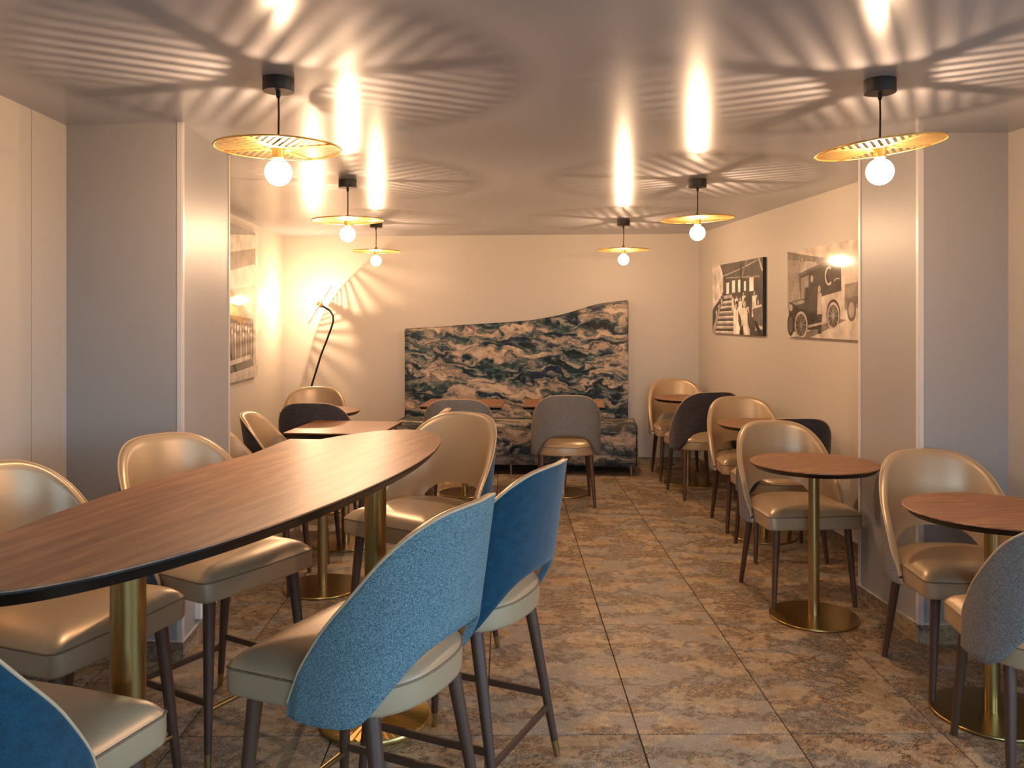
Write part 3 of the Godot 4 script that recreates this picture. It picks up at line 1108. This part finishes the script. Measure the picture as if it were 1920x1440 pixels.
	sk.call("baseboard_back", Vector2(-2.32, 8.494), Vector2(1.828, 8.172), Vector2(-0.0774, -0.997))
	sk.call("baseboard_right", Vector2(1.828, 8.172), Vector2(2.160, 4.32), Vector2(-0.9963, -0.086))
	sk.call("baseboard_left", Vector2(-2.112, 4.26), Vector2(-2.323, 8.494), Vector2(0.9988, 0.05))
	sk.call("baseboard_right_front", Vector2(2.213, 3.705), Vector2(2.735, -2.35), Vector2(-0.9963, -0.086))
	sk.call("baseboard_left_front", Vector2(-1.75, -2.35), Vector2(-1.911, 3.56), Vector2(0.9996, 0.0266))
	# daylight comes through two street windows, one behind the camera and one in the right wall beside it
	var fw := func(called: String, x0: float, x1: float, y0: float, y1: float) -> void:
		struct(called, prism([Vector2(x0, -1.75), Vector2(x1, -1.75), Vector2(x1, -1.95), Vector2(x0, -1.95)], y0, y1), M.wall)
	fw.call("wall_front", -2.1, -0.60, 0.0, H)
	fw.call("wall_front_right", 2.30, 3.0, 0.0, H)
	fw.call("wall_front_sill", -0.60, 2.30, 0.0, 0.40)
	fw.call("wall_front_head", -0.60, 2.30, 2.12, H)
	var win2 := Node3D.new()
	win2.name = "window_2"
	win2.set_meta("kind", "structure")
	add_child(win2)
	win2.position = W(0.85, 0, -1.85)
	for x in [-1.425, 0.0, 1.425]:
		put(win2, "mullion", box_mesh(Vector3(0.05, 1.72, 0.06), 0.003, Vector3(x, 1.26, 0)), M.canopy)
	for y in [0.43, 2.09]:
		put(win2, "rail", box_mesh(Vector3(2.9, 0.06, 0.06), 0.003, Vector3(0, y, 0)), M.canopy)
	for x in [-0.7125, 0.7125]:
		put(win2, "pane", box_mesh(Vector3(1.375, 1.60, 0.006), 0.0, Vector3(x, 1.26, 0)), M.glass)
	var win := Node3D.new()
	win.name = "window_1"
	win.set_meta("kind", "structure")
	add_child(win)
	win.position = W(2.60, 0, 0.95)
	win.rotation.y = PI / 2 + 0.0861
	for x in [-1.33, 0.0, 1.33]:
		put(win, "mullion", box_mesh(Vector3(0.05, 1.8, 0.06), 0.003, Vector3(x, 1.25, 0)), M.canopy)
	for y in [0.38, 2.12]:
		put(win, "rail", box_mesh(Vector3(2.7, 0.06, 0.06), 0.003, Vector3(0, y, 0)), M.canopy)
	for x in [-0.665, 0.665]:
		put(win, "pane", box_mesh(Vector3(1.28, 1.68, 0.006), 0.0, Vector3(x, 1.25, 0)), M.glass)

func bench() -> void:
	var t := thing("banquette", "upholstered banquette in blue and cream marbled fabric with wavy tall back", "bench", W(0.035, 0, 8.30), 0.0)
	t.rotation.y = -0.0774
	# local x along the wall, z towards the room; the wall is at z = -0.012 or so
	var tab := [Vector2(-1.095, 1.340), Vector2(-0.86, 1.356), Vector2(-0.53, 1.378), Vector2(-0.22, 1.398), Vector2(0.05, 1.416), Vector2(0.26, 1.442), Vector2(0.47, 1.484), Vector2(0.65, 1.536), Vector2(0.78, 1.576), Vector2(0.94, 1.604), Vector2(1.105, 1.622)]
	var rows := []
	var n := 48
	for i in n + 1:
		var x := lerpf(-1.095, 1.105, float(i) / n)
		var y := spline(tab, x)
		var e := 0.012 if (i == 0 or i == n) else 0.0
		var row := PackedVector3Array()
		for p in [[0.0, 0.42], [0.0, y - 0.002 - e], [0.006, y - e], [0.094, y - e], [0.105, y - 0.004 - e], [0.112, y - 0.014 - e], [0.114 - e, y - 0.03], [0.114 - e, 0.42]]:
			row.append(Vector3(x, p[1], p[0] + (e if p[0] < 0.05 else 0.0)))
		rows.append(row)
	var st := begin()
	st.set_smooth_group(1)
	sheet(st, rows)
	for s in [0, n]:
		var rr: PackedVector3Array = rows[s]
		st.set_smooth_group(2 + s)
		facet(st, Array(rr), Vector3(0, 1.0, 0.05))
	put(t, "back_panel", done(st), M.marble)
	# seam along the top of the back
	st = begin()
	var path := PackedVector3Array()
	for i in n + 1:
		var x := lerpf(-1.090, 1.100, float(i) / n)
		path.append(Vector3(x, spline(tab, x) - 0.002, 0.108))
	tube(st, path, PackedFloat32Array([0.004]), 6)
	put(t, "piping", done(st), M.marble)
	# seat block with rounded edges
	st = begin()
	var x0 := -1.095
	var x1 := 1.165
	var prof := []
	var zf := 0.60
	for p in [[0.10, 0.092], [zf - 0.012, 0.092], [zf, 0.104], [zf + 0.003, 0.25], [zf, 0.425]]:
		prof.append(Vector2(p[0], p[1]))
	for i in range(1, 7):
		var a := PI / 2 * i / 6.0
		prof.append(Vector2(zf - 0.045 + 0.045 * cos(a), 0.425 + 0.045 * sin(a)))
	prof.append(Vector2(0.35, 0.476))
	prof.append(Vector2(0.10, 0.472))
	rows = []
	for e in [[x0, 0.022], [x0 + 0.006, 0.008], [x0 + 0.022, 0.0], [(x0 + x1) / 2, 0.0], [x1 - 0.022, 0.0], [x1 - 0.006, 0.008], [x1, 0.022]]:
		var row := PackedVector3Array()
		for p in prof:
			var c := Vector2(0.35, 0.28)
			var q: Vector2 = p + (c - p).normalized() * e[1]
			row.append(Vector3(e[0], q.y, q.x))
		rows.append(row)
	st.set_smooth_group(1)
	rows.reverse()
	sheet(st, rows)
	for s in [0, rows.size() - 1]:
		st.set_smooth_group(2 + s)
		facet(st, Array(rows[s]), Vector3(0, 0.28, 0.35))
	put(t, "seat_block", done(st), M.marble)
	for e in [x0 + 0.015, x1 - 0.015]:
		st = begin()
		var pp := PackedVector3Array()
		for p in prof.slice(1):
			pp.append(Vector3(e, p.y, p.x + 0.002))
		tube(st, pp, PackedFloat32Array([0.004]), 6)
		put(t, "side_piping", done(st), M.black)
	for x in [x0 + 0.06, 0.0, x1 - 0.06]:
		for z in [0.17, 0.56]:
			st = begin()
			lathe(st, [Vector2(0, 0.0), Vector2(0.010, 0.0), Vector2(0.010, 0.0), Vector2(0.013, 0.094)], 14, Vector3(x, 0, z))
			put(t, "leg", done(st), M.steel)

func tables() -> void:
	# the counter-height table: an oval board on two brass columns with pressed sunburst feet
	var mid := Vector2(-0.690, 2.470)
	var ang := atan2(0.952, 0.306) + 0.055
	var t := thing("high_oval_table", "long oval walnut high table on two thick brass columns", "table", W(mid.x, 0, mid.y), ang)
	var b := board(oval_outline(1.075, 0.322), 0.98, 0.004, 0.034, 0.022, 1.0 / 1.1)
	put(t, "tabletop", b[0], M.wood)
	put(t, "table_edge", b[1], M.black)
	var burst := sunburst_base(0.196)
	for s in [-1, 1]:
		var p := Vector3(0.573 * s, 0, 0.054 * s)
		var st := begin()
		lathe(st, [Vector2(0.039, 0.030), Vector2(0.039, 0.940), Vector2(0.039, 0.940), Vector2(0.055, 0.940), Vector2(0.055, 0.940), Vector2(0.055, 0.946)], 40)
		put(t, "column", done(st), M.brass_base, p)
		put(t, "sunburst_base", burst, M.gold, p)
	bistro_table(1.755, 3.05, "round walnut bistro table cut by the right edge of the photo", 0.1)
	bistro_table(1.463, 4.045, "round walnut bistro table in front of the right column", 0.25)
	bistro_table(1.669, 5.535, "round bistro table below the print of the van", 0.1)
	bistro_table(1.545, 7.344, "farthest round bistro table, in the right corner beside the banquette", 0.0)
	bistro_table(-1.455, 6.33, "round bistro table in the left corner near the floor lamp", 0.0)
	square_table(-1.07, 5.365, 0.30, 0.31, -0.09, "square bistro table, the rear one of the two behind the high table", "square bistro tables")
	square_table(-1.02, 4.49, 0.30, 0.315, -0.10, "square bistro table right behind the high table's long side", "square bistro tables")
	square_table(-0.392, 6.90, 0.327, 0.305, -0.05, "left one of the two square tables at the banquette", "square bistro tables")
	square_table(0.425, 6.90, 0.327, 0.305, -0.05, "right one of the two square tables at the banquette", "square bistro tables")

func chairs() -> void:
	var hg := "stools around the high oval table"
	chair("stool", M.blue_velvet, -1.04, 1.65, 0.30, 0.954, "stool with blue velvet back cut by the bottom left corner of the photo", hg)
	chair("stool", M.blue_tweed, -0.385, 2.15, -0.905, 0.42, "stool with light blue tweed back in the foreground", hg)
	chair("stool", M.blue_velvet, -0.167, 2.666, -0.905, 0.42, "stool with deep blue velvet back right behind the tweed one", hg)
	chair("stool", M.blue_tweed, -1.295, 2.40, 0.945, -0.327, "beige leather stool cut by the left edge, across the high table", hg)
	chair("stool", M.blue_tweed, -1.055, 2.98, 0.863, -0.505, "beige leather stool in front of the left column, across the high table", hg)
	chair("stool", M.blue_velvet, -0.387, 3.60, -0.563, -0.826, "beige leather stool at the far tip of the high table", hg)
	var rg := "chairs at the round tables along the right wall"
	chair("chair", M.grey_tweed, 1.716, 2.66, 0.14, 0.99, "chair with grey tweed back cut by the lower right edge", rg)
	chair("chair", M.grey_tweed, 1.80, 3.345, -0.04, -0.999, "beige leather chair in front of the right column at the nearest round table", rg)
	chair("chair", M.grey_tweed, 1.49, 4.38, 0.10, -0.995, "beige leather chair behind the second round table, facing the camera", rg)
	chair("chair", M.dark_velvet, 1.65, 5.155, 0.0, 1.0, "dark velvet backed chair against the right wall, half hidden by the second round table", rg)
	chair("chair", M.grey_tweed, 1.66, 5.83, 0.0, -1.0, "beige leather chair below the workshop print, facing the camera", rg)
	chair("chair", M.dark_velvet, 1.55, 6.86, -0.12, 0.993, "dark velvet backed chair turned to the farthest round table", rg)
	chair("chair", M.grey_tweed, 1.53, 7.625, 0.0, -1.0, "beige leather chair in the far right corner beside the banquette", rg)
	var bg := "chairs facing the banquette"
	chair("chair", M.grey_tweed, 0.42, 6.58, 0.0, 1.0, "grey tweed chair facing the banquette, the right one, fully in view", bg)
	chair("chair", M.grey_tweed, -0.39, 6.27, 0.0, 1.0, "grey tweed chair facing the banquette, half hidden behind a stool", bg)
	var lg := "chairs at the small tables on the left"
	chair("chair", M.grey_tweed, -1.37, 4.55, 1.0, 0.0, "beige leather chair peeking out beside the left column", lg)
	chair("chair", M.dark_velvet, -1.31, 5.115, 0.995, 0.05, "chair with dark velvet outside and beige inside, left of the square tables", lg)
	chair("chair", M.grey_tweed, -0.73, 5.30, -1.0, 0.0, "chair on the right of the rear square table, hidden behind a stool", lg)
	chair("chair", M.dark_velvet, -1.38, 6.02, 0.0, 1.0, "dark velvet backed chair turned to the round table in the left corner", lg)
	chair("chair", M.grey_tweed, -1.60, 6.71, 0.15, -0.989, "beige leather chair in the left corner under the floor lamp", lg)

func lamps() -> void:
	pendant(-0.805, 2.876, 0.241, deg_to_rad(-15), 0.0, "disc pendant above the high table, nearest on the left", 0.92)
	pendant(1.276, 2.895, 0.235, deg_to_rad(16), deg_to_rad(6), "tilted disc pendant nearest on the right, before the right column", 0.92)
	pendant(-0.985, 5.004, 0.241, deg_to_rad(4), deg_to_rad(1), "disc pendant in the middle of the left row")
	pendant(1.108, 4.985, 0.235, deg_to_rad(12), deg_to_rad(2), "disc pendant in the middle of the right row")
	pendant(-1.173, 7.20, 0.25, deg_to_rad(20), 0.0, "smallest looking disc pendant, last of the left row")
	pendant(0.942, 7.052, 0.25, deg_to_rad(30), 0.0, "disc pendant above the banquette's right end, last of the right row")
	# floor lamp in the left corner: bent tube, disc shade and a globe that faces the corner
	var t := thing("floor_lamp", "black bent tube floor lamp in the left corner with a disc shade", "lamp", W(-2.191, 0, 8.05), 0.0)
	var path := PackedVector3Array()
	for p in [[0.000, -0.001], [0.247, 0.761], [0.350, 1.095], [0.406, 1.239], [0.442, 1.337], [0.466, 1.409], [0.466, 1.471], [0.432, 1.522], [0.381, 1.553], [0.339, 1.576]]:
		path.append(Vector3(p[0], p[1], 0))
	path[0].y = 0.012
	var st := begin()
	tube(st, path, PackedFloat32Array([0.010]), 12)
	put(t, "stem", done(st), M.black)
	st = begin()
	lathe(st, [Vector2(0, 0), Vector2(0.115, 0), Vector2(0.115, 0), Vector2(0.118, 0.004), Vector2(0.116, 0.012), Vector2(0.116, 0.012), Vector2(0, 0.018)], 48, Vector3(path[0].x, 0, 0))
	put(t, "base", done(st), M.black)
	var axis := Vector3(-0.84, 0.52, 0.2).normalized()
	var head := path[path.size() - 1]
	var turn := Basis(Quaternion(Vector3.DOWN, axis))
	var sh := put(t, "shade", meshes.shade[0], M.gold, head)
	sh.basis = turn * Basis(Vector3.UP, 0.4)
	var sl := put(sh, "shade_slats", meshes.shade[1], M.gold)
	sl.set_meta("kind", "stuff")
	var so := put(t, "socket", meshes.socket, M.gold, head)
	so.basis = turn
	var bu := put(t, "bulb", meshes.globe, M.bulb, head + axis * 0.083)
	bu.basis = turn
	lamp_light(t, head + axis * 0.083, LAMP_ENERGY * 1.3)

func hang_prints() -> void:
	var wall_x := func(dd: float) -> float:
		return 2.533 - 0.0863 * dd - 0.001
	wall_print("workshop_print", "sepia print of workers in white at long tables on the right wall", Vector2(wall_x.call(7.667), 7.667), Vector2(wall_x.call(6.476), 6.476), 1.311, 1.922, workshop_print(), Color(0.10, 0.10, 0.09), 0.35)
	wall_print("van_print", "sepia print of an old delivery van on the right wall", Vector2(wall_x.call(6.015), 6.015), Vector2(wall_x.call(4.80), 4.80), 1.315, 1.925, van_print(), Color(0.30, 0.24, 0.20), 0.08)
	var left_x := func(dd: float) -> float:
		return -2.10 - 0.04962 * (dd - 4.0) + 0.001
	wall_print("machine_print", "tall glossy sepia print of beams and machinery on the left wall", Vector2(left_x.call(6.10), 6.10), Vector2(left_x.call(7.345), 7.345), 0.94, 2.19, mill_print(), Color(0.62, 0.52, 0.44), 0.06)

func small_things() -> void:
	# wall socket on the side of the left column
	var dd := 3.735
	var x := -1.391 - 0.07 * (dd - 3.518)
	var t := thing("wall_socket", "small white socket box low on the left column", "socket", W(x, 0.155, dd), -0.07)
	put(t, "case", box_mesh(Vector3(0.034, 0.080, 0.080), 0.004, Vector3(0.0175, 0, 0)), M.white)
	put(t, "face", box_mesh(Vector3(0.004, 0.055, 0.055), 0.001, Vector3(0.0365, 0, 0)), M.trim)
